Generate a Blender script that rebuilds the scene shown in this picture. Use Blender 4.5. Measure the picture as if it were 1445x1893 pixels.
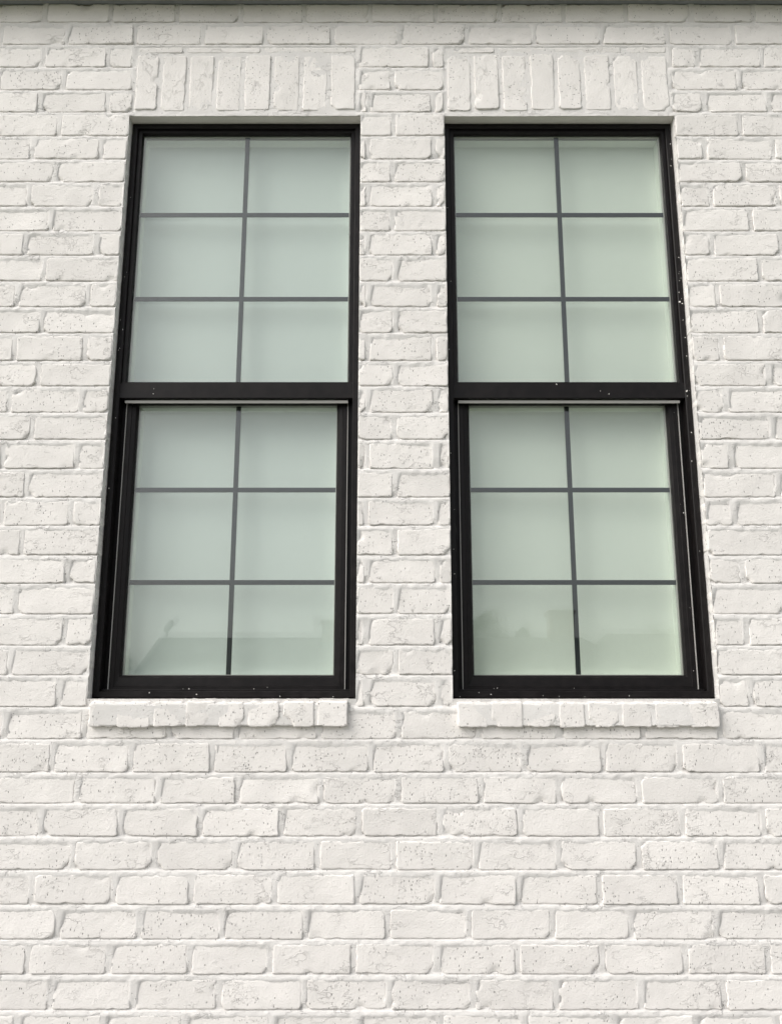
import bpy, math, random
import numpy as np
from mathutils import Vector, Matrix, noise as mn

for o in list(bpy.data.objects):
    bpy.data.objects.remove(o)
S = bpy.context.scene
COL = S.collection
R = math.radians

# ------------------------------------------------------------------ camera
PW, PH, F = 1445.0, 1893.0, 1700.0          # photograph size and focal length in its pixels
CAM_D, CAM_Z, TILT = 2.47, 1.60, R(12.94)   # metres from wall, eye height, upward tilt
cd = bpy.data.cameras.new('camera')
cam = bpy.data.objects.new('camera', cd)
COL.objects.link(cam)
cam.location = (0, -CAM_D, CAM_Z)
cam.rotation_euler = (R(90) + TILT, 0, 0)
cd.sensor_fit = 'HORIZONTAL'
cd.sensor_width = 36.0
cd.lens = 36.0 * F / PW
cd.clip_start = 0.02
cd.clip_end = 2000
S.camera = cam

# ------------------------------------------------------------------ sky, sun, exposure
SUN_EL, SUN_AZ = R(42), R(-55)              # azimuth from straight out of the wall (-y), minus = to the left
w = bpy.data.worlds.new('World')
S.world = w
w.use_nodes = True
nt = w.node_tree
nt.nodes.clear()
sky = nt.nodes.new('ShaderNodeTexSky')
sky.sky_type = 'NISHITA'
sky.sun_disc = False
sky.sun_elevation = SUN_EL
sun_dir = Vector((math.sin(SUN_AZ) * math.cos(SUN_EL), -math.cos(SUN_AZ) * math.cos(SUN_EL), math.sin(SUN_EL)))
sky.sun_rotation = math.atan2(sun_dir.x, sun_dir.y)
sky.altitude = 0
sky.air_density = 1.0
sky.dust_density = 4.0
sky.ozone_density = 1.0
hs = nt.nodes.new('ShaderNodeHueSaturation')
hs.inputs['Saturation'].default_value = 0.22      # overcast: the blue is washed out
bg = nt.nodes.new('ShaderNodeBackground')
bg.inputs['Strength'].default_value = 0.13
wo = nt.nodes.new('ShaderNodeOutputWorld')
nt.links.new(sky.outputs[0], hs.inputs['Color'])
nt.links.new(hs.outputs[0], bg.inputs['Color'])
nt.links.new(bg.outputs[0], wo.inputs['Surface'])
sl = bpy.data.lights.new('sun', 'SUN')
sl.energy = 0.75
sl.angle = R(54)
sl.color = (1.0, 0.945, 0.87)
sun = bpy.data.objects.new('sun', sl)
COL.objects.link(sun)
sun.rotation_euler = (-sun_dir).to_track_quat('-Z', 'Y').to_euler()
sun.location = sun_dir * 60
S.view_settings.view_transform = 'Standard'
S.view_settings.look = 'None'
S.view_settings.gamma = 1
S.view_settings.use_curve_mapping = False
S.view_settings.exposure = 0.66
S.render.engine = 'CYCLES'
S.cycles.transparent_max_bounces = 24

# ------------------------------------------------------------------ helpers
CT, ST = math.cos(TILT), math.sin(TILT)
def px(x, y, depth=0.0):
    """photo pixel -> point on the vertical plane y = depth (x, z)"""
    a = (x - PW / 2) / F
    b = (PH / 2 - y) / F
    t = (CAM_D + depth) / (CT - b * ST)
    return a * t, CAM_Z + t * (ST + b * CT)
def X(x, y, d=0.0): return px(x, y, d)[0]
def Z(y, d=0.0): return px(PW / 2, y, d)[1]

def link(name, me, mat=None, parent=None, smooth=False):
    o = bpy.data.objects.new(name, me)
    COL.objects.link(o)
    if mat is not None:
        me.materials.clear()
        me.materials.append(mat)
    if parent is not None:
        o.parent = parent
    if smooth:
        me.polygons.foreach_set('use_smooth', [True] * len(me.polygons))
    return o
def tag(o, label=None, cat=None, group=None, kind=None):
    if label: o['label'] = label
    if cat: o['category'] = cat
    if group: o['group'] = group
    if kind: o['kind'] = kind
    return o
def empty(name, loc=(0, 0, 0)):
    o = bpy.data.objects.new(name, None)
    o.location = loc
    o.empty_display_size = 0.1
    COL.objects.link(o)
    return o
class MB:
    def __init__(s): s.v = []; s.f = []
    def box(s, x0, x1, y0, y1, z0, z1):
        n = len(s.v)
        s.v += [(x0,y0,z0),(x1,y0,z0),(x1,y1,z0),(x0,y1,z0),(x0,y0,z1),(x1,y0,z1),(x1,y1,z1),(x0,y1,z1)]
        s.f += [tuple(n+i for i in q) for q in ((0,3,2,1),(4,5,6,7),(0,1,5,4),(1,2,6,5),(2,3,7,6),(3,0,4,7))]
    def quad(s, *p):
        n = len(s.v); s.v += list(p); s.f.append(tuple(range(n, n + len(p))))
    def prism(s, pts, y0, y1):
        """pts: (x, z) outline counter-clockwise seen from -y"""
        n = len(s.v); k = len(pts)
        s.v += [(x, y0, z) for x, z in pts] + [(x, y1, z) for x, z in pts]
        s.f.append(tuple(range(n, n + k))); s.f.append(tuple(range(n + 2*k - 1, n + k - 1, -1)))
        for i in range(k):
            j = (i + 1) % k
            s.f.append((n+i, n+k+i, n+k+j, n+j))
    def mesh(s, name):
        me = bpy.data.meshes.new(name); me.from_pydata(s.v, [], s.f); me.update(); return me
    def build(s, name, mat, parent=None, bevel=0.0, smooth=False):
        o = link(name, s.mesh(name), mat, parent, smooth)
        if bevel:
            b = o.modifiers.new('bevel', 'BEVEL'); b.width = bevel; b.segments = 2; b.limit_method = 'ANGLE'
        return o
def ring_frame(x0, x1, z0, z1, prof):
    """mitred rectangular frame; prof = closed profile of (inset, y); inset may be (l, r, b, t)"""
    m = MB(); k = len(prof)
    for ins, y in prof:
        l, r, b, t = ins if isinstance(ins, tuple) else (ins,) * 4
        m.v += [(x0+l, y, z0+b), (x1-r, y, z0+b), (x1-r, y, z1-t), (x0+l, y, z1-t)]
    for i in range(k):
        j = (i + 1) % k
        for c in range(4):
            d = (c + 1) % 4
            m.f.append((i*4+c, i*4+d, j*4+d, j*4+c))
    return m

# ------------------------------------------------------------------ materials
def mat_new(name):
    m = bpy.data.materials.new(name); m.use_nodes = True
    n = m.node_tree.nodes; n.clear()
    out = n.new('ShaderNodeOutputMaterial')
    return m, n, m.node_tree.links, out
def nd(n, typ, **kw):
    x = n.new(typ)
    for k, v in kw.items():
        if k.startswith('i_'):
            x.inputs[k[2:].replace('_', ' ')].default_value = v
        else:
            setattr(x, k, v)
    return x
def math_n(n, l, op, a, b=None, clamp=False):
    x = n.new('ShaderNodeMath'); x.operation = op; x.use_clamp = clamp
    for i, q in enumerate((a, b)):
        if q is None: continue
        if isinstance(q, (int, float)): x.inputs[i].default_value = q
        else: l.new(q, x.inputs[i])
    return x.outputs[0]
def ramp(n, l, src, p0, p1, c0=0.0, c1=1.0):
    x = n.new('ShaderNodeMapRange'); x.interpolation_type = 'SMOOTHSTEP'
    l.new(src, x.inputs['Value'])
    x.inputs['From Min'].default_value = p0; x.inputs['From Max'].default_value = p1
    x.inputs['To Min'].default_value = c0; x.inputs['To Max'].default_value = c1
    return x.outputs['Result']
def mixc(n, l, fac, a, b):
    x = n.new('ShaderNodeMix'); x.data_type = 'RGBA'
    if isinstance(fac, (int, float)): x.inputs[0].default_value = fac
    else: l.new(fac, x.inputs[0])
    for i, q in ((6, a), (7, b)):
        if isinstance(q, tuple): x.inputs[i].default_value = q + ((1,) if len(q) == 3 else ())
        else: l.new(q, x.inputs[i])
    return x.outputs[2]

def paint_material(name, base, specks, grain, ridge):
    """limewash-like white paint over rough masonry; pores left open show as small dark dashes"""
    m, n, l, out = mat_new(name)
    tc = n.new('ShaderNodeTexCoord')
    oi = n.new('ShaderNodeObjectInfo')
    off = n.new('ShaderNodeVectorMath'); off.operation = 'SCALE'
    off.inputs[0].default_value = (37.1, 13.7, 71.3); l.new(oi.outputs['Random'], off.inputs['Scale'])
    add = n.new('ShaderNodeVectorMath'); add.operation = 'ADD'
    l.new(tc.outputs['Object'], add.inputs[0]); l.new(off.outputs[0], add.inputs[1])
    P = add.outputs[0]
    bsdf = nd(n, 'ShaderNodeBsdfPrincipled', i_Roughness=0.72)
    bsdf.inputs['Specular IOR Level'].default_value = 0.3
    l.new(bsdf.outputs[0], out.inputs['Surface'])
    # tone variation
    big = nd(n, 'ShaderNodeTexNoise', i_Scale=9.0, i_Detail=3.0); l.new(P, big.inputs['Vector'])
    tone = ramp(n, l, big.outputs['Fac'], 0.3, 0.7, 0.945, 1.02)
    obt = ramp(n, l, oi.outputs['Random'], 0, 1, 0.965, 1.025)
    tone = math_n(n, l, 'MULTIPLY', tone, obt)
    rgb = n.new('ShaderNodeRGB'); rgb.outputs[0].default_value = base + (1,)
    vm = n.new('ShaderNodeVectorMath'); vm.operation = 'SCALE'
    l.new(rgb.outputs[0], vm.inputs[0]); l.new(tone, vm.inputs['Scale'])
    colour = vm.outputs[0]
    # warp for organic shapes
    wn = nd(n, 'ShaderNodeTexNoise', i_Scale=60.0, i_Detail=2.0); l.new(P, wn.inputs['Vector'])
    ws = n.new('ShaderNodeVectorMath'); ws.operation = 'MULTIPLY_ADD'
    l.new(wn.outputs['Color'], ws.inputs[0]); ws.inputs[1].default_value = (0.006, 0.006, 0.006); l.new(P, ws.inputs[2])
    # relief
    g1 = nd(n, 'ShaderNodeTexNoise', i_Scale=grain, i_Detail=4.0, i_Roughness=0.6); l.new(P, g1.inputs['Vector'])
    mp = n.new('ShaderNodeMapping'); mp.inputs['Scale'].default_value = (1.0, 1.0, 1.6); l.new(ws.outputs[0], mp.inputs['Vector'])
    rsel = nd(n, 'ShaderNodeTexNoise', i_Scale=14.0, i_Detail=1.0); l.new(P, rsel.inputs['Vector'])
    rmask = ramp(n, l, rsel.outputs['Fac'], 0.46, 0.68)
    # trowel drags and slurry edges: thin raised lines and thin overlapping coats
    def contour(src, c, wd):
        q = math_n(n, l, 'ABSOLUTE', math_n(n, l, 'SUBTRACT', src, c))
        return ramp(n, l, q, 0.0, wd, 1.0, 0.0)
    g3 = nd(n, 'ShaderNodeTexNoise', i_Scale=21.0, i_Detail=5.0, i_Roughness=0.62); l.new(mp.outputs[0], g3.inputs['Vector'])
    line = math_n(n, l, 'MULTIPLY', contour(g3.outputs['Fac'], 0.56, 0.022), rmask)
    g4 = nd(n, 'ShaderNodeTexNoise', i_Scale=33.0, i_Detail=4.0, i_Roughness=0.65, i_Distortion=0.6); l.new(mp.outputs[0], g4.inputs['Vector'])
    coat = ramp(n, l, g4.outputs['Fac'], 0.50, 0.56)
    g5 = nd(n, 'ShaderNodeTexNoise', i_Scale=95.0, i_Detail=3.0, i_Roughness=0.6); l.new(mp.outputs[0], g5.inputs['Vector'])
    h = math_n(n, l, 'ADD', math_n(n, l, 'MULTIPLY', g1.outputs['Fac'], 0.0011), math_n(n, l, 'MULTIPLY', line, ridge))
    h = math_n(n, l, 'ADD', h, math_n(n, l, 'MULTIPLY', math_n(n, l, 'MULTIPLY', coat, ramp(n, l, big.outputs['Fac'], 0.42, 0.58)), ridge * 0.2))
    h = math_n(n, l, 'ADD', h, math_n(n, l, 'MULTIPLY', g5.outputs['Fac'], 0.0006))
    if specks > 0:
        mp2 = n.new('ShaderNodeMapping'); mp2.inputs['Scale'].default_value = (215.0, 100.0, 98.0)
        l.new(ws.outputs[0], mp2.inputs['Vector'])
        vo = nd(n, 'ShaderNodeTexVoronoi', i_Scale=1.0, i_Randomness=1.0); vo.feature = 'F1'
        vo.voronoi_dimensions = '3D'; l.new(mp2.outputs[0], vo.inputs['Vector'])
        sp = n.new('ShaderNodeSeparateColor'); l.new(vo.outputs['Color'], sp.inputs[0])
        dn = nd(n, 'ShaderNodeTexNoise', i_Scale=17.0, i_Detail=2.0); l.new(P, dn.inputs['Vector'])
        dens = ramp(n, l, dn.outputs['Fac'], 0.35, 0.7, 0.35, 1.0)
        dens = math_n(n, l, 'MULTIPLY', dens, ramp(n, l, math_n(n, l, 'FRACT', math_n(n, l, 'MULTIPLY', oi.outputs['Random'], 7.31)), 0, 1, 0.65, 1.25))
        pick = math_n(n, l, 'LESS_THAN', sp.outputs[0], math_n(n, l, 'MULTIPLY', dens, specks))
        rad = ramp(n, l, sp.outputs[1], 0, 1, 0.10, 0.30)
        ins = math_n(n, l, 'SUBTRACT', rad, vo.outputs['Distance'])
        hole = math_n(n, l, 'MULTIPLY', ramp(n, l, ins, 0.0, 0.10), pick)
        depth = ramp(n, l, sp.outputs[2], 0, 1, 0.2, 0.8)
        colour = mixc(n, l, math_n(n, l, 'MULTIPLY', hole, depth), colour, (0.10, 0.095, 0.088))
        h = math_n(n, l, 'SUBTRACT', h, math_n(n, l, 'MULTIPLY', hole, 0.0012))
    l.new(colour, bsdf.inputs['Base Color'])
    bp = nd(n, 'ShaderNodeBump', i_Strength=1.0, i_Distance=1.0); l.new(h, bp.inputs['Height'])
    l.new(bp.outputs[0], bsdf.inputs['Normal'])
    return m
M_BRICK = paint_material('white_painted_brick', (0.812, 0.783, 0.752), 0.85, 230.0, 0.0010)
M_MORTAR = paint_material('white_painted_mortar', (0.755, 0.735, 0.712), 0.25, 300.0, 0.0012)
M_TRIM = paint_material('white_painted_steel', (0.78, 0.75, 0.70), 0.0, 120.0, 0.0002)

def simple(name, col, rough, spec=0.5, noise_s=0, noise_a=0.0, bump=0.0):
    m, n, l, out = mat_new(name)
    b = nd(n, 'ShaderNodeBsdfPrincipled', i_Roughness=rough)
    b.inputs['Specular IOR Level'].default_value = spec
    b.inputs['Base Color'].default_value = col + (1,)
    l.new(b.outputs[0], out.inputs['Surface'])
    if noise_s:
        tc = n.new('ShaderNodeTexCoord')
        t = nd(n, 'ShaderNodeTexNoise', i_Scale=noise_s, i_Detail=5.0); l.new(tc.outputs['Object'], t.inputs['Vector'])
        c2 = tuple(max(0, c * (1 - noise_a)) for c in col); c3 = tuple(min(1, c * (1 + noise_a)) for c in col)
        l.new(mixc(n, l, ramp(n, l, t.outputs['Fac'], 0.3, 0.7), c2, c3), b.inputs['Base Color'])
        l.new(ramp(n, l, t.outputs['Fac'], 0.3, 0.7, rough * 0.85, min(1, rough * 1.2)), b.inputs['Roughness'])
        if bump:
            bp = nd(n, 'ShaderNodeBump', i_Strength=1.0, i_Distance=bump); l.new(t.outputs['Fac'], bp.inputs['Height'])
            l.new(bp.outputs[0], b.inputs['Normal'])
    return m
M_FRAME = simple('black_vinyl', (0.008, 0.0066, 0.0068), 0.42, 0.2, 40, 0.25)
M_STRIP = simple('grey_weatherstrip', (0.42, 0.41, 0.39), 0.6)
M_MUNTIN = simple('black_grille_bar', (0.008, 0.012, 0.013), 0.45)
M_LINER = simple('pale_sash_liner', (0.88, 0.89, 0.84), 0.55)
M_SHADE_A = simple('woven_shade_cool', (0.80, 0.82, 0.815), 0.85, 0.2, 700, 0.03)
M_SHADE_B = simple('woven_shade_warm', (0.88, 0.89, 0.84), 0.85, 0.2, 700, 0.03)
M_FLECK = simple('dried_white_paint', (0.8, 0.78, 0.74), 0.6)
M_SOFFIT = simple('grey_soffit_paint', (0.30, 0.31, 0.33), 0.6, 0.4, 20, 0.06)
M_EAVE = simple('cream_eave_paint', (0.62, 0.57, 0.50), 0.7, 0.3, 20, 0.04)
M_ROOF = simple('asphalt_shingle', (0.07, 0.068, 0.066), 0.9, 0.2, 30, 0.35)
M_RED = simple('neighbour_brick', (0.20, 0.12, 0.09), 0.85, 0.2, 25, 0.25)
M_GRASS = simple('lawn', (0.06, 0.085, 0.03), 0.9, 0.2, 3, 0.35)
M_ROAD = simple('asphalt', (0.055, 0.055, 0.056), 0.85, 0.3, 8, 0.2)
M_PAVE = simple('concrete', (0.27, 0.265, 0.255), 0.85, 0.3, 6, 0.12)
M_LEAF = simple('foliage', (0.055, 0.085, 0.03), 0.7, 0.3, 2.5, 0.5)
M_BARK = simple('bark', (0.10, 0.075, 0.055), 0.9, 0.2, 12, 0.3)
M_DISH = simple('dish_grey', (0.22, 0.22, 0.23), 0.5)
M_DARKGLASS = simple('neighbour_glass', (0.03, 0.035, 0.04), 0.08)

def glass_material(name, r0, tint):
    m, n, l, out = mat_new(name)
    lw = nd(n, 'ShaderNodeLayerWeight', i_Blend=0.5)
    f5 = math_n(n, l, 'POWER', lw.outputs['Facing'], 5.0)
    fr = math_n(n, l, 'MULTIPLY_ADD', f5, 1 - r0); fr.node.inputs[2].default_value = r0
    tr = n.new('ShaderNodeBsdfTransparent'); tr.inputs[0].default_value = tint
    gl = n.new('ShaderNodeBsdfGlossy'); gl.inputs['Roughness'].default_value = 0.0
    gl.inputs['Color'].default_value = (1, 1, 1, 1)
    mx = n.new('ShaderNodeMixShader')
    l.new(fr, mx.inputs[0]); l.new(tr.outputs[0], mx.inputs[1]); l.new(gl.outputs[0], mx.inputs[2])
    l.new(mx.outputs[0], out.inputs['Surface'])
    return m
M_GLASS = glass_material('coated_outer_glass', 0.044, (0.945, 0.960, 0.949, 1))
M_GLASS2 = glass_material('clear_inner_glass', 0.030, (0.945, 0.960, 0.949, 1))

# ------------------------------------------------------------------ the house wall: courses read off the photograph
BOT = [40, 81, 123, 165, 206, 250, 293, 335.5, 380.5, 426, 471, 519, 566.5, 614.6, 666, 713, 762, 812, 866, 919, 971,
       1026, 1078, 1135, 1193, 1248, 1306.6, 1366.5, 1428, 1486, 1547, 1609, 1673, 1737, 1802, 1868]
ZB = [Z(y) for y in BOT]                                   # bottom of each course of bricks
COURSE = (ZB[0] - ZB[-1]) / (len(ZB) - 1)
while ZB[-1] > -0.05:
    ZB.append(ZB[-1] - COURSE)
JB, JH = 0.0105, 0.0115                                    # bed and head joints
PITCH = 0.2032
WX0, WX1 = -2.9, 2.9                                       # the wall goes on past the picture
Z_TOP = Z(4)                                               # wall meets the soffit
OPEN = ((-0.800, -0.093), (0.163, 0.866))                  # window openings
Z_HEAD, Z_SILL = Z(213), Z(1292)
Z_SOL0, Z_SOL1 = Z(203), Z(101)                            # soldier course above each window
SILL = ((163, 212.5, 280.6, 340, 400, 454.7, 519.7, 583.7, 642.6), (845.4, 904.6, 969.4, 1030, 1084, 1146.5, 1207.7, 1271, 1329.6))
SOLD = ((248, 295.5, 347, 398, 449, 503, 557, 608, 660), (823, 873, 925, 977, 1027.5, 1077, 1130.5, 1182.5, 1238))
# head joints per course (photo pixels at the course's middle); left pier | between | right pier where windows interrupt
J = {
 0: [-33, 84.5, 205, 328, 445.5, 562, 684, 805, 923, 1041, 1156.5, 1277, 1392],
 1: [2.5, 124, 250, 375, 490.5, 614, 738, 862, 986, 1111, 1233, 1355],
 2: [81, 200, 'L', 796, 'R', 1287, 1407],
 3: [-4, 119, 'L', 725, 'R', 1364],
 4: [73, 199, 'L', 681, 800, 'R', 1299.5, 1420],
 5: [-14, 110, 'l', 727, 'r', 1367], 6: [60, 187, 'l', 679, 801, 'r', 1302, 1428.5],
 7: [-22, 103, 'l', 725, 'r', 1374], 8: [54, 179, 'l', 680, 803, 'r', 1313.5, 1436.5],
 9: [-30, 95, 'l', 725, 'r', 1387], 10: [47, 177, 'l', 678, 802, 'r', 1314.6, 1442],
 11: [-47, 82, 'l', 731, 'r', 1404], 12: [32, 163, 'l', 681, 804, 'r', 1326],
 13: [-52, 78, 'l', 730, 'r', 1405], 14: [27, 157, 'l', 679, 802, 'r', 1333],
 15: [-60, 71, 'l', 731, 'r', 1419], 16: [18, 150, 'l', 680, 804, 'r', 1341],
 17: [-70, 60, 'l', 728, 'r', 1427.5], 18: [5, 142, 'l', 679, 806, 'r', 1350],
 19: [49, 'l', 730, 'r', 1436.5], 20: [3, 132, 'l', 676, 805, 'r', 1357],
 21: [41, 'l', 730, 'r', 1448], 22: [-8, 124, 'l', 678, 808, 'r', 1372],
 23: [30, 'l', 731, 'r', 1455], 24: [-16, 119, 'l', 676, 808, 'r', 1379],
 25: [19.5, 'l', 732, 'r', 1462], 26: [-28, 108.5, 'l', 677, 810, 'r', 1387],
 27: [9, 156, 312, 438, 590, 737, 885, 1031, 1187, 1331, 1475],
 28: [-45, 97, 242, 392, 535, 685, 824, 968, 1115, 1257, 1407],
 29: [-6, 142, 292, 439, 594, 737, 889, 1032, 1181, 1331],
 30: [-70, 76, 223, 370, 520, 664, 813, 960, 1111, 1261, 1410],
 31: [-15, 134, 286, 435, 586, 727, 879.5, 1032, 1181, 1332],
 32: [-92, 59, 210, 354, 508, 660, 808, 958, 1108, 1257, 1407],
 33: [-45, 106.5, 257.5, 411, 565, 716, 866.5, 1021, 1166.5, 1322],
 34: [51, 201, 351, 499, 653, 808, 956, 1113, 1267, 1419],
 35: [-62, 93, 247, 404.5, 562, 719, 874.5, 1027, 1185, 1337],
 36: [30, 190, 340, 502, 658, 815, 971, 1134, 1287, 1437],
}
rnd = random.Random(7)
rows = []          # per course: z0, z1, list of (x0, x1, edge flags) bricks
for i, zb in enumerate(ZB):
    zt = (ZB[i-1] - JB) if i else Z_TOP - 0.006
    segs = []
    if i in J:
        ym = (BOT[i] + (BOT[i-1] if i else 0)) / 2 if i < len(BOT) else 1902
        js, cur, lo = [], [], None
        cuts = []
        for v in J[i]:
            if v in ('L', 'R', 'l', 'r'):
                k = 0 if v in 'Ll' else 1
                if v in 'LR':
                    a, b = X(SOLD[k][0], ym) , X(SOLD[k][-1], ym)
                    cuts.append(('gap', a, b, JH / 2))
                else:
                    cuts.append(('gap', OPEN[k][0], OPEN[k][1], 0.0))
            else:
                cuts.append(('j', X(v, ym)))
        xs = [c[1] for c in cuts if c[0] == 'j']
        # carry the bond on outside the picture
        lead = []; x = cuts[0][1] - PITCH
        while x > WX0: lead.append(('j', x)); x -= PITCH
        tail = []; x = cuts[-1][1] + PITCH
        while x < WX1: tail.append(('j', x)); x += PITCH
        cuts = lead[::-1] + cuts + tail
        start = WX0
        for c in cuts:
            if c[0] == 'j':
                segs.append((start, c[1] - JH / 2)); start = c[1] + JH / 2
            else:
                segs.append((start, c[1] - c[3])); start = c[2] + c[3]
        segs.append((start, WX1))
    else:
        x = WX0 + (PITCH * 0.5 if i % 2 else PITCH) + 0.03; start = WX0
        while x < WX1:
            segs.append((start, x - JH / 2)); start = x + JH / 2; x += PITCH
        segs.append((start, WX1))
    rows.append((zb, zt, [s for s in segs if s[1] - s[0] > 0.012]))

def nz(x, y, z, s=1.0): return mn.noise(Vector((x * s, y * s, z * s)))

def brick_mesh(L, H, seed, depth=0.088, fine=True, proud=0.0, slope=0.0, chips=None):
    """one tumbled, painted brick: x along its face, z up, face at y = 0 (local), body going back to y = depth"""
    rg = random.Random(seed)
    ox, oz = rg.uniform(0, 900), rg.uniform(0, 900)
    e = [0, 0.0014, 0.0035, 0.007, 0.013] if fine else [0, 0.004]
    def line(T):
        step = 0.0075 if fine else 0.09
        ed = [q for q in e if q < T / 2 - 0.002]
        last = ed[-1]
        k = max(1, int(round((T - 2 * last) / step)))
        return np.array(ed + [last + (T - 2 * last) * q / k for q in range(1, k)] + [T - q for q in ed[::-1]]) - T / 2
    gx, gz = line(L), line(H)
    nx, nzn = len(gx), len(gz)
    Rc = min(rg.uniform(0.003, 0.009), 0.3 * min(L, H))
    rad0 = rg.uniform(0.0006, 0.0022)
    tx, tz = rg.uniform(-0.0018, 0.0018), rg.uniform(-0.001, 0.001)
    if chips is None:
        chips = []
        for _ in range(rg.choice((0, 1, 1, 2, 2, 3))):
            if rg.random() < 0.6:
                c = (rg.choice((-1, 1)) * L / 2, rg.choice((-1, 1, -1)) * H / 2)
            elif rg.random() < 0.7:
                c = (rg.uniform(-L, L) / 2, -H / 2 * rg.choice((1, 1, -1)))
            else:
                c = (rg.choice((-1, 1)) * L / 2, rg.uniform(-H, H) / 2)
            chips.append((c[0], c[1], rg.uniform(0.008, 0.022), rg.uniform(0.002, 0.006)))
    v = []
    for iz in range(nzn):
        for ix in range(nx):
            x, z = float(gx[ix]), float(gz[iz])
            dx, dz = L / 2 - abs(x), H / 2 - abs(z)
            sx, sz = (1 if x > 0 else -1), (1 if z > 0 else -1)
            if dx < Rc and dz < Rc:
                hx, hz = Rc - dx, Rc - dz
                q = math.hypot(hx, hz)
                m_ = max(hx, hz)
                if q > 1e-9:
                    k = m_ / q
                    x, z = x - sx * hx * (1 - k), z - sz * hz * (1 - k)
                d = Rc - m_
            else:
                d = min(dx, dz)
            near = max(0.0, 1 - d / 0.014)
            if fine and near > 0:
                ax = nz(ox + x * 58, oz + z * 58, 1.7) * 0.0042 + nz(ox + x * 130, oz + z * 130, 5.1) * 0.0013
                az = nz(ox + x * 50, oz + z * 50, 9.2) * 0.0044 + nz(ox + x * 125, oz + z * 125, 3.3) * 0.0014
                if dx <= dz + 0.004: x -= sx * abs(ax) * near * 1.1
                if dz <= dx + 0.004: z -= sz * (abs(az) * 1.0 + az * 0.4) * near
            rr = rad0 * (1 + 0.9 * nz(ox + x * 22, oz + z * 22, 4.4)) + 0.001
            y = 0.0
            if d < rr:
                t = 1 - d / rr
                y += rr * (1 - math.sqrt(max(0, 1 - t * t))) * 0.95
            y += tx * x / (L / 2) + tz * z / (H / 2)
            if fine:
                y += nz(ox + x * 11, oz + z * 14, 2.0) * 0.0014 + nz(ox + x * 42, oz + z * 60, 8.0) * 0.0007
            for cx, cz, cr, cdp in chips:
                q = math.hypot(x - cx, z - cz) / cr
                if q < 1:
                    q = (1 - q * q)
                    kx, kz = abs(abs(cx) - L/2) < 1e-6, abs(abs(cz) - H/2) < 1e-6
                    pull = cdp * q * (1.15 if kx and kz else 0.4)
                    y += cdp * q * (1 + 0.5 * nz(ox + x * 90, oz + z * 90, 6.0))
                    x += (-1 if cx > 0 else 1) * pull * kx
                    z += (-1 if cz > 0 else 1) * pull * kz
            v.append((x, y - proud, z))
    f = []
    for iz in range(nzn - 1):
        for ix in range(nx - 1):
            a = iz * nx + ix
            f.append((a, a + 1, a + nx + 1, a + nx))
    ring = [i for i in range(nx)] + [iz * nx + nx - 1 for iz in range(1, nzn)] + \
           [(nzn - 1) * nx + i for i in range(nx - 2, -1, -1)] + [iz * nx for iz in range(nzn - 2, 0, -1)]
    n0 = len(v)
    for i in ring:
        x, y, z = v[i]
        v.append((x, depth, z + (slope if z > 0 else 0)))
    k = len(ring)
    for i in range(k):
        j = (i + 1) % k
        f.append((ring[j], ring[i], n0 + i, n0 + j))
    f.append(tuple(n0 + i for i in range(k - 1, -1, -1)))
    me = bpy.data.meshes.new('brick'); me.from_pydata(v, [], f); me.update()
    sm = [True] * len(me.polygons)
    sm[-1] = False
    me.polygons.foreach_set('use_smooth', sm)
    return me

house = empty('brick_house', (0, 0, 0))
tag(house, 'white painted brick house with two tall black framed windows', 'house')

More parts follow.
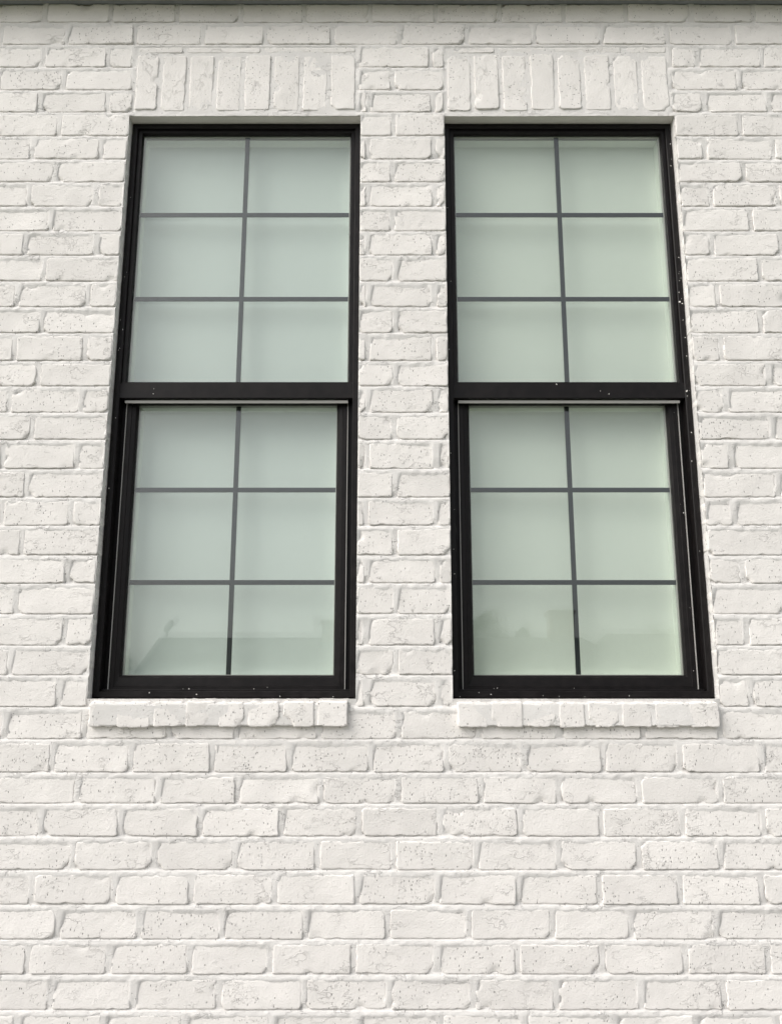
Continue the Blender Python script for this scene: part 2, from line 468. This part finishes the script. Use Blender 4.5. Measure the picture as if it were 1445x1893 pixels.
# ---- mortar sheet: a relief with the joints struck back under each course
def in_view(x0, x1, z0, z1):
    def proj(x, z):
        dy, dz = CAM_D, z - CAM_Z
        wv = dy * CT + dz * ST
        return PW/2 + F * x / wv, PH/2 - F * (dz * CT - dy * ST) / wv
    p = [proj(x, z) for x in (x0, x1) for z in (z0, z1)]
    return max(q[0] for q in p) > 1 and min(q[0] for q in p) < PW - 1 and max(q[1] for q in p) > 1 and min(q[1] for q in p) < PH - 1
SX = [(X(q[0], 150), X(q[-1], 150)) for q in SOLD]
def build_mortar():
    xs = set()
    x = -1.36
    while x < 1.36: xs.add(round(x, 4)); x += 0.0055
    x = WX0
    while x < WX1:
        if abs(x) > 1.36: xs.add(round(x, 4))
        x += 0.03
    xs |= {WX0, WX1}
    xs = sorted(xs)
    for a, b in OPEN:
        for q in (a, b):
            k = min(range(len(xs)), key=lambda i: abs(xs[i] - q)); xs[k] = q
    zs = set()
    for i, (z0, z1, _) in enumerate(rows):
        for q in (z0 + 0.02, z0 + 0.005, z0 + 0.0005, z0 - 0.0025, z0 - 0.005, z0 - 0.0075, z0 - JB, z0 - JB - 0.004, (z0 + z1) / 2):
            zs.add(round(q, 5))
    zs = sorted(q for q in zs if -0.05 < q < Z_TOP)
    zs = [-0.05] + zs + [Z_TOP]
    for q in (Z_HEAD, Z_SILL):
        k = min(range(len(zs)), key=lambda i: abs(zs[i] - q)); zs[k] = q
    row_of = []
    for z in zs:
        k = None
        for i, (z0, z1, sg) in enumerate(rows):
            if z0 - JB <= z <= z1 + 1e-6 or (i == 0 and z > z1):
                k = i
                if z >= z0: break
        row_of.append(k if k is not None else len(rows) - 1)
    V = []; nx = len(xs)
    for iz, z in enumerate(zs):
        i = row_of[iz]
        z0, z1, sg = rows[i]
        t = (z0 - z) / JB                              # 0 under the upper brick, 1 on top of the lower one
        jb = 1.0 if -0.12 <= t <= 1.25 else 0.0
        segs = sg; si = 0
        for x in xs:
            while si < len(segs) - 1 and x > segs[si][1] + JH: si += 1
            a, b = segs[si]
            fl = 0.5 + 0.9 * mn.noise(Vector((x * 2.3, 3.0, z * 4.0))) + 0.5 * mn.noise(Vector((x * 9, 7.0, z * 12)))
            fl = min(1, max(0, fl))                    # how full the joint is
            rough = mn.noise(Vector((x * 55, 1.0, z * 80))) * 0.0018 + mn.noise(Vector((x * 140, 4.0, z * 160))) * 0.0012
            sol = None
            if Z_HEAD - 0.002 < z < Z(86):
                for k2 in (0, 1):
                    if SX[k2][0] < x < SX[k2][1]: sol = k2
            wob = mn.noise(Vector((x * 30, 11.0, z * 30)))
            lap = 0.0065 + 0.004 * wob                 # bedded in under the arrises, dragged over them here and there
            if sol is not None:
                y = 0.0029 - 0.0020 * fl + rough * 0.6
            elif -0.5 <= t <= 1.45 and z <= z0 + 0.0052:
                y = 0.0019 + 0.0046 * max(0.0, 1 - max(0.0, t) / 0.24) - 0.0022 * min(1, max(0, t)) - 0.0024 * fl + rough
            elif z > z1 - 0.0045 and i > 0:
                y = 0.0006 - 0.0026 * fl + rough
            elif x < a + lap or x > b - lap:
                y = 0.0030 - 0.0044 * fl + rough
            else:
                y = 0.013
            V.append((x, y, z))
    Fc = []
    for iz in range(len(zs) - 1):
        zc = (zs[iz] + zs[iz+1]) / 2
        for ix in range(nx - 1):
            xc = (xs[ix] + xs[ix+1]) / 2
            if Z_SILL < zc < Z_HEAD and (OPEN[0][0] < xc < OPEN[0][1] or OPEN[1][0] < xc < OPEN[1][1]):
                continue
            a = iz * nx + ix
            Fc.append((a, a + 1, a + nx + 1, a + nx))
    # returns of the openings, a little inside the brick ends
    zl = [z for z in zs if Z_SILL <= z <= Z_HEAD]
    for a, b in OPEN:
        for q, s in ((a, 1), (b, -1)):
            base = len(V)
            for z in zl:
                o = -s * 0.0012 + mn.noise(Vector((q * 5, 2.0, z * 40))) * 0.001
                V += [(q + o, 0.006, z), (q + o * 1.0, 0.12, z)]
            for k in range(len(zl) - 1):
                c = base + 2 * k
                Fc.append((c, c + 1, c + 3, c + 2) if s > 0 else (c, c + 2, c + 3, c + 1))
    me = bpy.data.meshes.new('wall'); me.from_pydata(V, [], Fc); me.update()
    me.polygons.foreach_set('use_smooth', [True] * len(me.polygons))
    return link('wall', me, M_MORTAR, house)
wall = build_mortar()

# ---- bricks: one object each where the picture shows them, one joined sheet beyond it
far_v, far_f, count = [], [], 0
seed = 100
for i, (z0, z1, segs) in enumerate(rows):
    for a, b in segs:
        seed += 1
        # courses stop for the soldier course / openings
        L, H = b - a, z1 - z0
        xc, zc = (a + b) / 2, (z0 + z1) / 2
        vis = in_view(a, b, z0, z1)
        me = brick_mesh(L, H, seed, fine=vis, proud=random.Random(seed).uniform(-0.0012, 0.0012))
        if vis:
            o = link('brick', me, M_BRICK, wall)
            o.location = (xc, 0, zc + random.Random(seed + 5).uniform(-0.0008, 0.0008))
            o.rotation_euler = (0, R(random.Random(seed + 9).uniform(-0.4, 0.4)), 0)
            count += 1
        else:
            n0 = len(far_v)
            far_v += [(p.co.x + xc, p.co.y, p.co.z + zc) for p in me.vertices]
            far_f += [tuple(n0 + k for k in p.vertices) for p in me.polygons]
            bpy.data.meshes.remove(me)
me = bpy.data.meshes.new('outer_bricks'); me.from_pydata(far_v, [], far_f); me.update()
tag(link('outer_bricks', me, M_BRICK, wall, True), kind='stuff')

# ---- soldier courses over the windows, with a course of thin cut bricks above
for k in range(2):
    a, b = X(SOLD[k][0], 150), X(SOLD[k][-1], 150)
    oa, ob = OPEN[k]
    m = MB(); m.box(oa - 0.012, ob + 0.012, 0.004, 0.115, Z_HEAD, Z_HEAD + 0.009)
    lin = m.build('lintel', M_TRIM, house, bevel=0.0012)
    m = MB()                                             # the bedding between plate and soldiers, and behind the joints
    m.box(a + 0.001, b - 0.001, 0.014, 0.085, Z_HEAD + 0.0092, Z(88))
    m.build('mortar', M_MORTAR, lin)
    for q in range(8):
        seed += 1
        x0, x1 = X(SOLD[k][q], 150) + JH / 2, X(SOLD[k][q+1], 150) - JH / 2
        dz = random.Random(seed).uniform(-0.003, 0.003)
        L = Z_SOL1 - Z_SOL0
        me = brick_mesh(L, x1 - x0, seed, proud=random.Random(seed).uniform(-0.0005, 0.0015))
        o = link('brick', me, M_BRICK, lin)
        o.location = ((x0 + x1) / 2, 0, (Z_SOL0 + Z_SOL1) / 2 + dz)
        o.rotation_euler = (0, R(90) if q % 2 else R(-90), 0)
    sl_ = [a, a + 0.19 * (b - a) + 0.02, a + 0.57 * (b - a), b] if k == 0 else [a, a + 0.23 * (b - a), a + 0.80 * (b - a), b]
    for q in range(3):
        seed += 1
        L, H = sl_[q+1] - sl_[q] - JH, Z(86.5) - Z(97)
        o = link('brick', brick_mesh(L, H, seed, chips=[]), M_BRICK, lin)
        o.location = ((sl_[q] + sl_[q+1]) / 2, 0.001, (Z(86.5) + Z(97)) / 2)

# ---- rowlock sills
for k in range(2):
    P_ = -0.016
    zt, zb_ = Z(1298, P_), Z(1345, P_)
    a, b = X(SILL[k][0], 1320, P_), X(SILL[k][-1], 1320, P_)
    seed += 1
    sill = link('window_sill', brick_mesh(b - a - 0.010, zt - zb_ - 0.006, seed, depth=0.097, proud=-0.0006, slope=0.018, chips=[]), M_MORTAR, house)
    sill.location = ((a + b) / 2, P_, (zt + zb_) / 2)
    for q in range(8):
        seed += 1
        x0, x1 = X(SILL[k][q], 1320, P_) + JH * 0.36, X(SILL[k][q+1], 1320, P_) - JH * 0.36
        if q == 0: x0 -= JH * 0.36
        if q == 7: x1 += JH * 0.36
        rg = random.Random(seed)
        W, H = x1 - x0, zt - zb_
        ch = [(rg.choice((-1, 1)) * W / 2, -H / 2, rg.uniform(0.012, 0.03), rg.uniform(0.003, 0.009)) for _ in range(rg.choice((0, 1, 1, 2)))]
        o = link('brick', brick_mesh(W, H, seed, depth=0.098, proud=rg.uniform(-0.001, 0.002), slope=0.018, chips=ch), M_BRICK, sill)
        o.location = ((x0 + x1) / 2 - (a + b) / 2, 0, rg.uniform(-0.0015, 0.0015))

# ------------------------------------------------------------------ windows
YF = 0.038                                               # face of the outer frame
YU, YL = 0.058, 0.085                                    # upper and lower glass
zr0, zr1 = Z(736, 0.042), Z(705, 0.042)                  # meeting rail
zu_top = Z(251, YU)                                      # upper glass head
zl_top, zl_bot = Z(749, YL), Z(1249, YL)                 # lower glass
zf_bot = Z(1290.5, YF)
def make_window(k):
    x0, x1 = OPEN[k]
    x0 += 0.0005; x1 -= 0.0005
    zt = Z_HEAD + 0.0005
    fr = ring_frame(x0, x1, zf_bot, zt, [(0, 0.118), (0, YF + 0.003), (0.003, YF), (0.0155, YF), (0.0175, YF + 0.002), (0.0175, 0.118)])
    win = fr.build('window', M_FRAME, house)
    a, b = x0 + 0.0175, x1 - 0.0175
    # upper fixed sash
    ut = zt - 0.0175
    s = (0.0145, 0.0145, zr1 - zr0, ut - zu_top)
    def ins(t, q=0.0): return (s[0]*t+q, s[1]*t+q, s[2]*t+q*0, s[3]*t+q)
    pr = [((0, 0, 0, 0), 0.10), ((0, 0, 0, 0), 0.0485), ((0.001, 0.001, 0.001, 0.001), 0.0475),
          ((0.0115, 0.0115, s[2] - 0.012, s[3] - 0.003), 0.0475), ((s[0], s[1], s[2], s[3]), 0.0545), ((s[0], s[1], s[2], s[3]), 0.10)]
    ring_frame(a, b, zr0 + 0.003, ut, [(q, y) for q, y in pr]).build('upper_sash', M_FRAME, win)
    m = MB(); m.box(a - 0.004, b + 0.004, 0.0405, 0.0600, zr0, zr1 - 0.006)
    m.box(a + 0.001, b - 0.001, 0.0425, 0.0500, zr1 - 0.0062, zr1 - 0.0015)
    m.build('meeting_rail', M_FRAME, win, bevel=0.0012)
    # lower sliding sash, one step further back
    la, lb = a + 0.0165, b - 0.0165
    sb = zf_bot + 0.0175
    s2 = (0.029, 0.029, zl_bot - sb, 0.012)
    pr = [((0, 0, 0, 0), 0.115), ((0, 0, 0, 0), 0.0705), ((0.0012,)*4, 0.0695), ((0.012, 0.012, 0.014, 0.004), 0.0695),
          ((0.0135, 0.0135, 0.0155, 0.005), 0.0715), ((0.024, 0.024, s2[2] - 0.006, 0.009), 0.0730), (s2, 0.0790), (s2, 0.115)]
    ring_frame(la, lb, sb, zl_top + 0.012, pr).build('lower_sash', M_FRAME, win)
    m = MB()                                             # jamb channels either side of the lower sash
    m.box(a, la - 0.0035, 0.078, 0.117, sb, zr0)
    m.box(lb + 0.0035, b, 0.078, 0.117, sb, zr0)
    m.box(a, b, 0.082, 0.117, zl_top + 0.0125, zr0 + 0.004)
    m.build('jamb_channel', M_FRAME, win)
    m = MB()                                             # pale weatherstrip round the sliding sash
    m.box(la - 0.0032, la - 0.0012, 0.0672, 0.09, sb + 0.004, zr0 - 0.004)
    m.box(lb + 0.0012, lb + 0.0032, 0.0672, 0.09, sb + 0.004, zr0 - 0.004)
    m.box(la - 0.0032, lb + 0.0032, 0.0500, 0.0560, zr0 - 0.0112, zr0 - 0.0035)
    m.build('weatherstrip', M_STRIP, win)
    # sill lip
    m = MB(); m.box(x0 + 0.018, x1 - 0.018, 0.055, 0.071, sb - 0.0004, sb + 0.006); m.build('sill_lip', M_FRAME, win, bevel=0.001)
    # glazing: two sheets with a flat grille between them, pale liner and a drawn shade behind
    for name, ya, gx0, gx1, gz0, gz1, rowsz in (
            ('up', YU, a + 0.0145, b - 0.0145, zr1 - 0.001, zu_top, (Z(397.5, YU+.008), Z(553, YU+.008))),
            ('lo', YL, la + 0.029, lb - 0.029, zl_bot, zl_top, (Z(906, YL+.008), Z(1077, YL+.008)))):
        m = MB(); m.box(gx0 - 0.004, gx1 + 0.004, ya, ya + 0.003, gz0 - 0.004, gz1 + 0.004)
        m.build('pane', M_GLASS, win)
        # inner sheet, bowed outwards by half a millimetre as sealed units are
        xc, zc = (gx0 + gx1) / 2, (gz0 + gz1) / 2
        NX, NZ = 14, 22
        V, Fa = [], []
        for side in (0, 1):
            for j in range(NZ + 1):
                for i in range(NX + 1):
                    x = gx0 - 0.004 + (gx1 - gx0 + 0.008) * i / NX; z = gz0 - 0.004 + (gz1 - gz0 + 0.008) * j / NZ
                    y = ya + 0.0150 + 0.5 * 0.022 * (x - xc) ** 2 + 0.5 * 0.012 * (z - zc) ** 2 + side * 0.003
                    V.append((x, y, z))
        N1 = (NX + 1) * (NZ + 1)
        for j in range(NZ):
            for i in range(NX):
                q = j * (NX + 1) + i
                Fa.append((q, q + 1, q + NX + 2, q + NX + 1))
                Fa.append((N1 + q, N1 + q + NX + 1, N1 + q + NX + 2, N1 + q + 1))
        me = bpy.data.meshes.new('pane'); me.from_pydata(V, [], Fa); me.update()
        link('pane', me, M_GLASS2, win, True)
        ym = ya + 0.0075
        wv = 0.0068
        xm = xc
        hz = sorted(rowsz)
        m = MB(); m.box(xm - wv, xm + wv, ym - 0.0025, ym + 0.0025, gz0 - 0.003, gz1 + 0.003)
        m.build('muntin', M_MUNTIN, win, bevel=0.0008)
        for zz in hz:
            m = MB(); m.box(gx0 - 0.003, gx1 + 0.003, ym - 0.0022, ym + 0.0022, zz - wv, zz + wv)
            m.build('muntin', M_MUNTIN, win, bevel=0.0008)
        # spacer bar round the sealed unit
        ring_frame(gx0 - 0.004, gx1 + 0.004, gz0 - 0.004, gz1 + 0.004,
                   [(0, ya + 0.0034), (0.0065, ya + 0.0034), (0.0065, ya + 0.0145), (0, ya + 0.0145)]).build('spacer', M_STRIP, win)
        # liner: the pale inner return
        yb = ya + 0.060
        ring_frame(gx0 - 0.004, gx1 + 0.004, gz0 - 0.004, gz1 + 0.004,
                   [(0, ya + 0.0205), (0.006, ya + 0.0205), (0.006, yb), (0, yb)]).build('liner', M_LINER, win)
        m = MB(); m.box(gx0 - 0.02, gx1 + 0.02, yb - 0.004, yb, gz0 - 0.02, gz1 + 0.02)
        m.build('shade', M_SHADE_A if k == 0 else M_SHADE_B, win)
    # dried paint left on the frame by the sprayer
    rg = random.Random(40 + k)
    m = MB()
    def fleck(x, y, z, r, nrm='y'):
        kk = rg.choice((5, 6, 7)); st = rg.uniform(0.5, 2.2); an = rg.uniform(0, 6.3)
        pts = []
        for i in range(kk):
            t = 6.283 * i / kk; rr_ = r * rg.uniform(0.6, 1.2)
            u, w_ = rr_ * math.cos(t) * st, rr_ * math.sin(t)
            u, w_ = u * math.cos(an) - w_ * math.sin(an), u * math.sin(an) + w_ * math.cos(an)
            pts.append((x + u, z + w_))
        m.prism(pts, y - 0.0005, y + 0.0004)
    def rail_pts(n, xa, xb, za, zb2, y, rmin=0.0005, rmax=0.0013):
        for _ in range(n): fleck(rg.uniform(xa, xb), y, rg.uniform(za, zb2), rg.uniform(rmin, rmax) * (2.0 if rg.random() < 0.06 else 1))
    H_ = zt - zf_bot
    if k == 1:
        rail_pts(12, x1 - 0.0150, x1 - 0.004, zf_bot + 0.01, zt - 0.05, YF)
        rail_pts(12, x1 - 0.0150, x1 - 0.004, zt - H_ * 0.52, zt - H_ * 0.25, YF, 0.0008, 0.002)
        rail_pts(8, x0 + 0.004, x0 + 0.0150, zf_bot + 0.02, zt - 0.2, YF)
        rail_pts(7, x0 + 0.02, x1 - 0.02, zf_bot + 0.003, zf_bot + 0.0145, YF)
        rail_pts(3, a + 0.01, b - 0.01, zr0 + 0.004, zr1 - 0.008, 0.0405)
        rail_pts(5, lb - 0.011, lb - 0.002, sb + 0.02, zr0 - 0.03, 0.0695)
        rail_pts(4, la + 0.03, lb - 0.03, sb + 0.003, sb + 0.012, 0.0695)
    else:
        rail_pts(9, x0 + 0.004, x0 + 0.0150, zf_bot + 0.01, zt - 0.05, YF)
        rail_pts(4, x0 + 0.02, x1 - 0.02, zf_bot + 0.003, zf_bot + 0.0145, YF)
        rail_pts(2, a + 0.01, b - 0.01, zr0 + 0.004, zr1 - 0.008, 0.0405)
        rail_pts(5, la + 0.03, lb - 0.03, sb + 0.003, sb + 0.012, 0.0695)
    tag(m.build('paint_flecks', M_FLECK, win), kind='stuff')
    return win
wl = make_window(0)
tag(wl, 'clean black framed window with a cool grey shade, neighbour roof and dish mirrored low down')
wr = make_window(1)
tag(wr, 'black framed window speckled with white paint flecks, greener shade, trees mirrored low down')

# ------------------------------------------------------------------ rest of the house: eave, roof, other walls
OV = 0.085
m = MB(); m.box(WX0 - 0.3, WX1 + 0.3, -OV, 0.12, Z_TOP - 0.001, Z_TOP + 0.018); m.build('soffit', M_EAVE, house)
m = MB(); m.box(WX0, WX1, -0.011, 0.004, Z_TOP - 0.0045, Z_TOP - 0.0012); m.build('frieze_trim', M_SOFFIT, house, bevel=0.0008)
m = MB(); m.box(WX0 - 0.3, WX1 + 0.3, -OV - 0.022, -OV - 0.0005, Z_TOP - 0.003, Z_TOP + 0.17); m.build('fascia', M_SOFFIT, house, bevel=0.003)
m = MB()
m.prism([(-OV - 0.05, Z_TOP + 0.171), (3.5, Z_TOP + 2.3), (7.0 + OV, Z_TOP + 0.171), (7.0 + OV, Z_TOP + 0.24), (3.5, Z_TOP + 2.37), (-OV - 0.05, Z_TOP + 0.24)], WX0 - 0.32, WX1 + 0.32)
m.v = [(y, x, z) for x, y, z in m.v]
m.f = [tuple(reversed(q)) for q in m.f]
m.build('roof', M_ROOF, house)
m = MB()
m.box(WX0, WX0 + 0.1, 0.0895, 7.0, -0.05, Z_TOP); m.box(WX1 - 0.1, WX1, 0.0895, 7.0, -0.05, Z_TOP)
m.box(WX0 + 0.1, WX1 - 0.1, 6.9, 7.0, -0.05, Z_TOP)
m.build('outer_walls', M_MORTAR, house)
# sheathing behind the brick skin, with the window holes left out
m = MB()
xsn = [WX0 + 0.1, OPEN[0][0] - 0.002, OPEN[0][1] + 0.002, OPEN[1][0] - 0.002, OPEN[1][1] + 0.002, WX1 - 0.1]
for i in range(5):
    if i in (1, 3):
        m.box(xsn[i], xsn[i+1], 0.1185, 0.25, -0.05, zf_bot - 0.001)
        m.box(xsn[i], xsn[i+1], 0.1185, 0.25, Z_HEAD + 0.012, Z_TOP)
    else:
        m.box(xsn[i], xsn[i+1], 0.1185, 0.25, -0.05, Z_TOP)
m.build('sheathing', M_BARK, house)

# ------------------------------------------------------------------ ground and the far side of the street (mirrored in the glass)
def sheet(name, x0, x1, y0, y1, z, mat):
    m = MB(); m.quad((x0, y0, z), (x1, y0, z), (x1, y1, z), (x0, y1, z))
    return tag(m.build(name, mat), kind='structure')
sheet('ground', -900, 900, -900, 900, 0.0, M_GRASS)
sheet('path', -3.2, 3.2, -3.6, -0.02, 0.004, M_PAVE)
sheet('road', -300, 300, -20.5, -13.5, 0.004, M_ROAD)
sheet('pavement', -300, 300, -12.6, -11.2, 0.008, M_PAVE)

YG = 0.086                                               # mirror plane of the lower glass
def refl(x, y, D):
    """photo pixel seen in the glass -> real point at y = -D on the street side (x, z)"""
    return px(x, y, 2 * YG + D)

def hip_house(name, label, xr0, xr1, D, zr, ze, run_l, run_r, half, wallmat):
    h = empty(name, (0, 0, 0))
    tag(h, label, 'house')
    yb = -D
    m = MB()
    A = [(xr0 - run_l, yb + half, ze), (xr1 + run_r, yb + half, ze), (xr1 + run_r, yb - half, ze), (xr0 - run_l, yb - half, ze)]
    r0, r1 = (xr0, yb, zr), (xr1, yb, zr)
    m.quad(A[1], A[0], r0, r1); m.quad(A[3], A[2], r1, r0); m.quad(A[0], A[3], r0); m.quad(A[2], A[1], r1); m.quad(A[0], A[1], A[2], A[3])
    roof = m.build('roof', M_ROOF, h)
    m = MB(); m.box(xr0 - run_l + 0.4, xr1 + run_r - 0.4, yb - half + 0.4, yb + half - 0.4, 0, ze - 0.001); m.build('wall', wallmat, h)
    yw = yb + half - 0.4
    n = 5
    for i in range(n):
        x = xr0 + (xr1 - xr0) * (i + 0.5) / n
        if i == 2:
            m = MB(); m.box(x - 0.5, x + 0.5, yw, yw + 0.04, 0.0, 2.1); m.build('door', M_BARK, h)
        else:
            m = MB(); m.box(x - 0.75, x + 0.75, yw, yw + 0.03, 0.8, 2.1); wn_ = m.build('window', M_PAVE, h)
            m = MB(); m.box(x - 0.68, x + 0.68, yw + 0.03, yw + 0.035, 0.87, 2.03); m.build('pane', M_DARKGLASS, wn_)
    return h, roof
D1 = 30.0
xl, zrdg = refl(294, 1179, D1)
xr_, _ = refl(1075, 1179, D1)
xe, ze_ = refl(256, 1227, D1)
slope = (zrdg - ze_) / (xl - xe)
ze = 2.6
h1, roof1 = hip_house('neighbour_house', 'low house with dark hipped roof, two chimneys and a dish across the street', xl, xr_, D1, zrdg, ze,
                      0.02, 2.2, 4.2, M_RED)
def chimney(pxa, pxb, top, D, roof, yoff=0.0):
    xa, zt_ = refl(pxa, top, D); xb, _ = refl(pxb, top, D)
    m = MB(); m.box(xa, xb, -D - 0.4 + yoff, -D + 0.4 + yoff, zrdg - 0.8, zt_ - 0.12)
    m.box(xa - 0.06, xb + 0.06, -D - 0.46 + yoff, -D + 0.46 + yoff, zt_ - 0.12, zt_)
    m.build('chimney', M_RED, roof)
chimney(597, 632, 1149, D1, roof1)
chimney(1012, 1056, 1131, D1, roof1)
# satellite dish on the ridge end
dish = empty('satellite_dish', (0, 0, 0)); tag(dish, 'small grey satellite dish on the end of the neighbour roof ridge', 'dish')
dx, dz = refl(311, 1157, D1)
V, Fa = [(0, 0, 0)], []
for r_i in (0.5, 1.0):
    for i in range(16):
        t = 6.283 * i / 16
        V.append((0.20 * r_i * math.cos(t), -0.06 * r_i * r_i, 0.25 * r_i * math.sin(t)))
for i in range(16):
    j = (i + 1) % 16
    Fa += [(0, 1 + i, 1 + j), (1 + i, 17 + i, 17 + j, 1 + j)]
me = bpy.data.meshes.new('reflector'); me.from_pydata(V, [], Fa); me.update()
o = link('reflector', me, M_DISH, dish, True); o.location = (dx, -D1 + 0.1, dz); o.rotation_euler = (R(20), R(18), R(35))
sm_ = o.modifiers.new('solid', 'SOLIDIFY'); sm_.thickness = 0.012
m = MB(); m.box(dx - 0.02, dx + 0.02, -D1 + 0.08, -D1 + 0.12, zrdg - 0.1, dz)
m.box(dx - 0.16, dx + 0.02, -D1 + 0.085, -D1 + 0.115, zrdg + 0.03, zrdg + 0.06)
m.build('mast', M_DISH, dish)
xa, z2 = refl(1120, 1172, 42.0); xb, _ = refl(1330, 1166, 42.0)
hip_house('neighbour_house', 'house with plain dark roof and no chimney, behind the chimneyed house', xa, xb + 6, 42.0, z2, 2.7, 3.0, 3.0, 4.5, M_RED)

def tree(x, y, hgt, rad, seed_, label):
    t = empty('tree', (x, y, 0)); tag(t, label, 'tree', 'trees across the street')
    rg = random.Random(seed_)
    m = MB()
    def limb(p, q, r0, r1):
        p, q = Vector(p), Vector(q); d = (q - p).normalized()
        u = d.orthogonal().normalized(); w_ = d.cross(u); n0 = len(m.v)
        for c, r_ in ((p, r0), (q, r1)):
            for i in range(7):
                a_ = 6.283 * i / 7; m.v.append(tuple(c + (u * math.cos(a_) + w_ * math.sin(a_)) * r_))
        for i in range(7): m.f.append((n0 + i, n0 + (i+1) % 7, n0 + 7 + (i+1) % 7, n0 + 7 + i))
    limb((0, 0, -0.1), (0.05, 0, hgt * 0.5), 0.16, 0.11)
    limb((0.05, 0, hgt * 0.5), (0, 0.1, hgt * 0.9), 0.11, 0.03)
    cl = []
    for i in range(9):
        a_ = rg.uniform(0, 6.28); q = (rad * 0.6 * math.cos(a_), rad * 0.6 * math.sin(a_), hgt * rg.uniform(0.5, 0.92))
        limb((0.03, 0, hgt * rg.uniform(0.35, 0.65)), q, 0.06, 0.015); cl.append((q, rad * rg.uniform(0.3, 0.5)))
    cl.append(((0, 0, hgt * 0.93), rad * 0.35))
    m.build('trunk', M_BARK, t)
    m = MB()
    for c, r_ in cl:
        for _ in range(260):
            d = Vector((rg.gauss(0, 1), rg.gauss(0, 1), rg.gauss(0, 1))).normalized() * r_ * rg.uniform(0.35, 1.08)
            p = Vector(c) + d; u = Vector((rg.gauss(0, 1), rg.gauss(0, 1), rg.gauss(0, 1))).normalized(); w_ = u.orthogonal().normalized()
            s_ = rg.uniform(0.05, 0.11)
            m.quad(tuple(p - u * s_), tuple(p + w_ * s_ * 0.5), tuple(p + u * s_), tuple(p - w_ * s_ * 0.5))
    m.build('crown', M_LEAF, t)
for (tx_, ty_, D_, rad, lab) in ((895, 1130, 44, 1.5, 'leafy tree beyond the neighbour ridge, fuller crown'), (965, 1158, 46, 1.2, 'shorter leafy tree beside the fuller one'),
                       (232, 1222, 60, 2.2, 'distant tree past the hipped end of the neighbour roof'), (205, 1214, 62, 2.4, 'taller distant tree past the hipped end of the neighbour roof'),
                       (1215, 1160, 52, 2.0, 'tree rising behind the plain roofed house'), (1290, 1156, 54, 2.2, 'wider tree rising behind the plain roofed house')):
    xx, zz = refl(tx_, ty_, D_)
    tree(xx, -D_, zz, rad, tx_, lab)
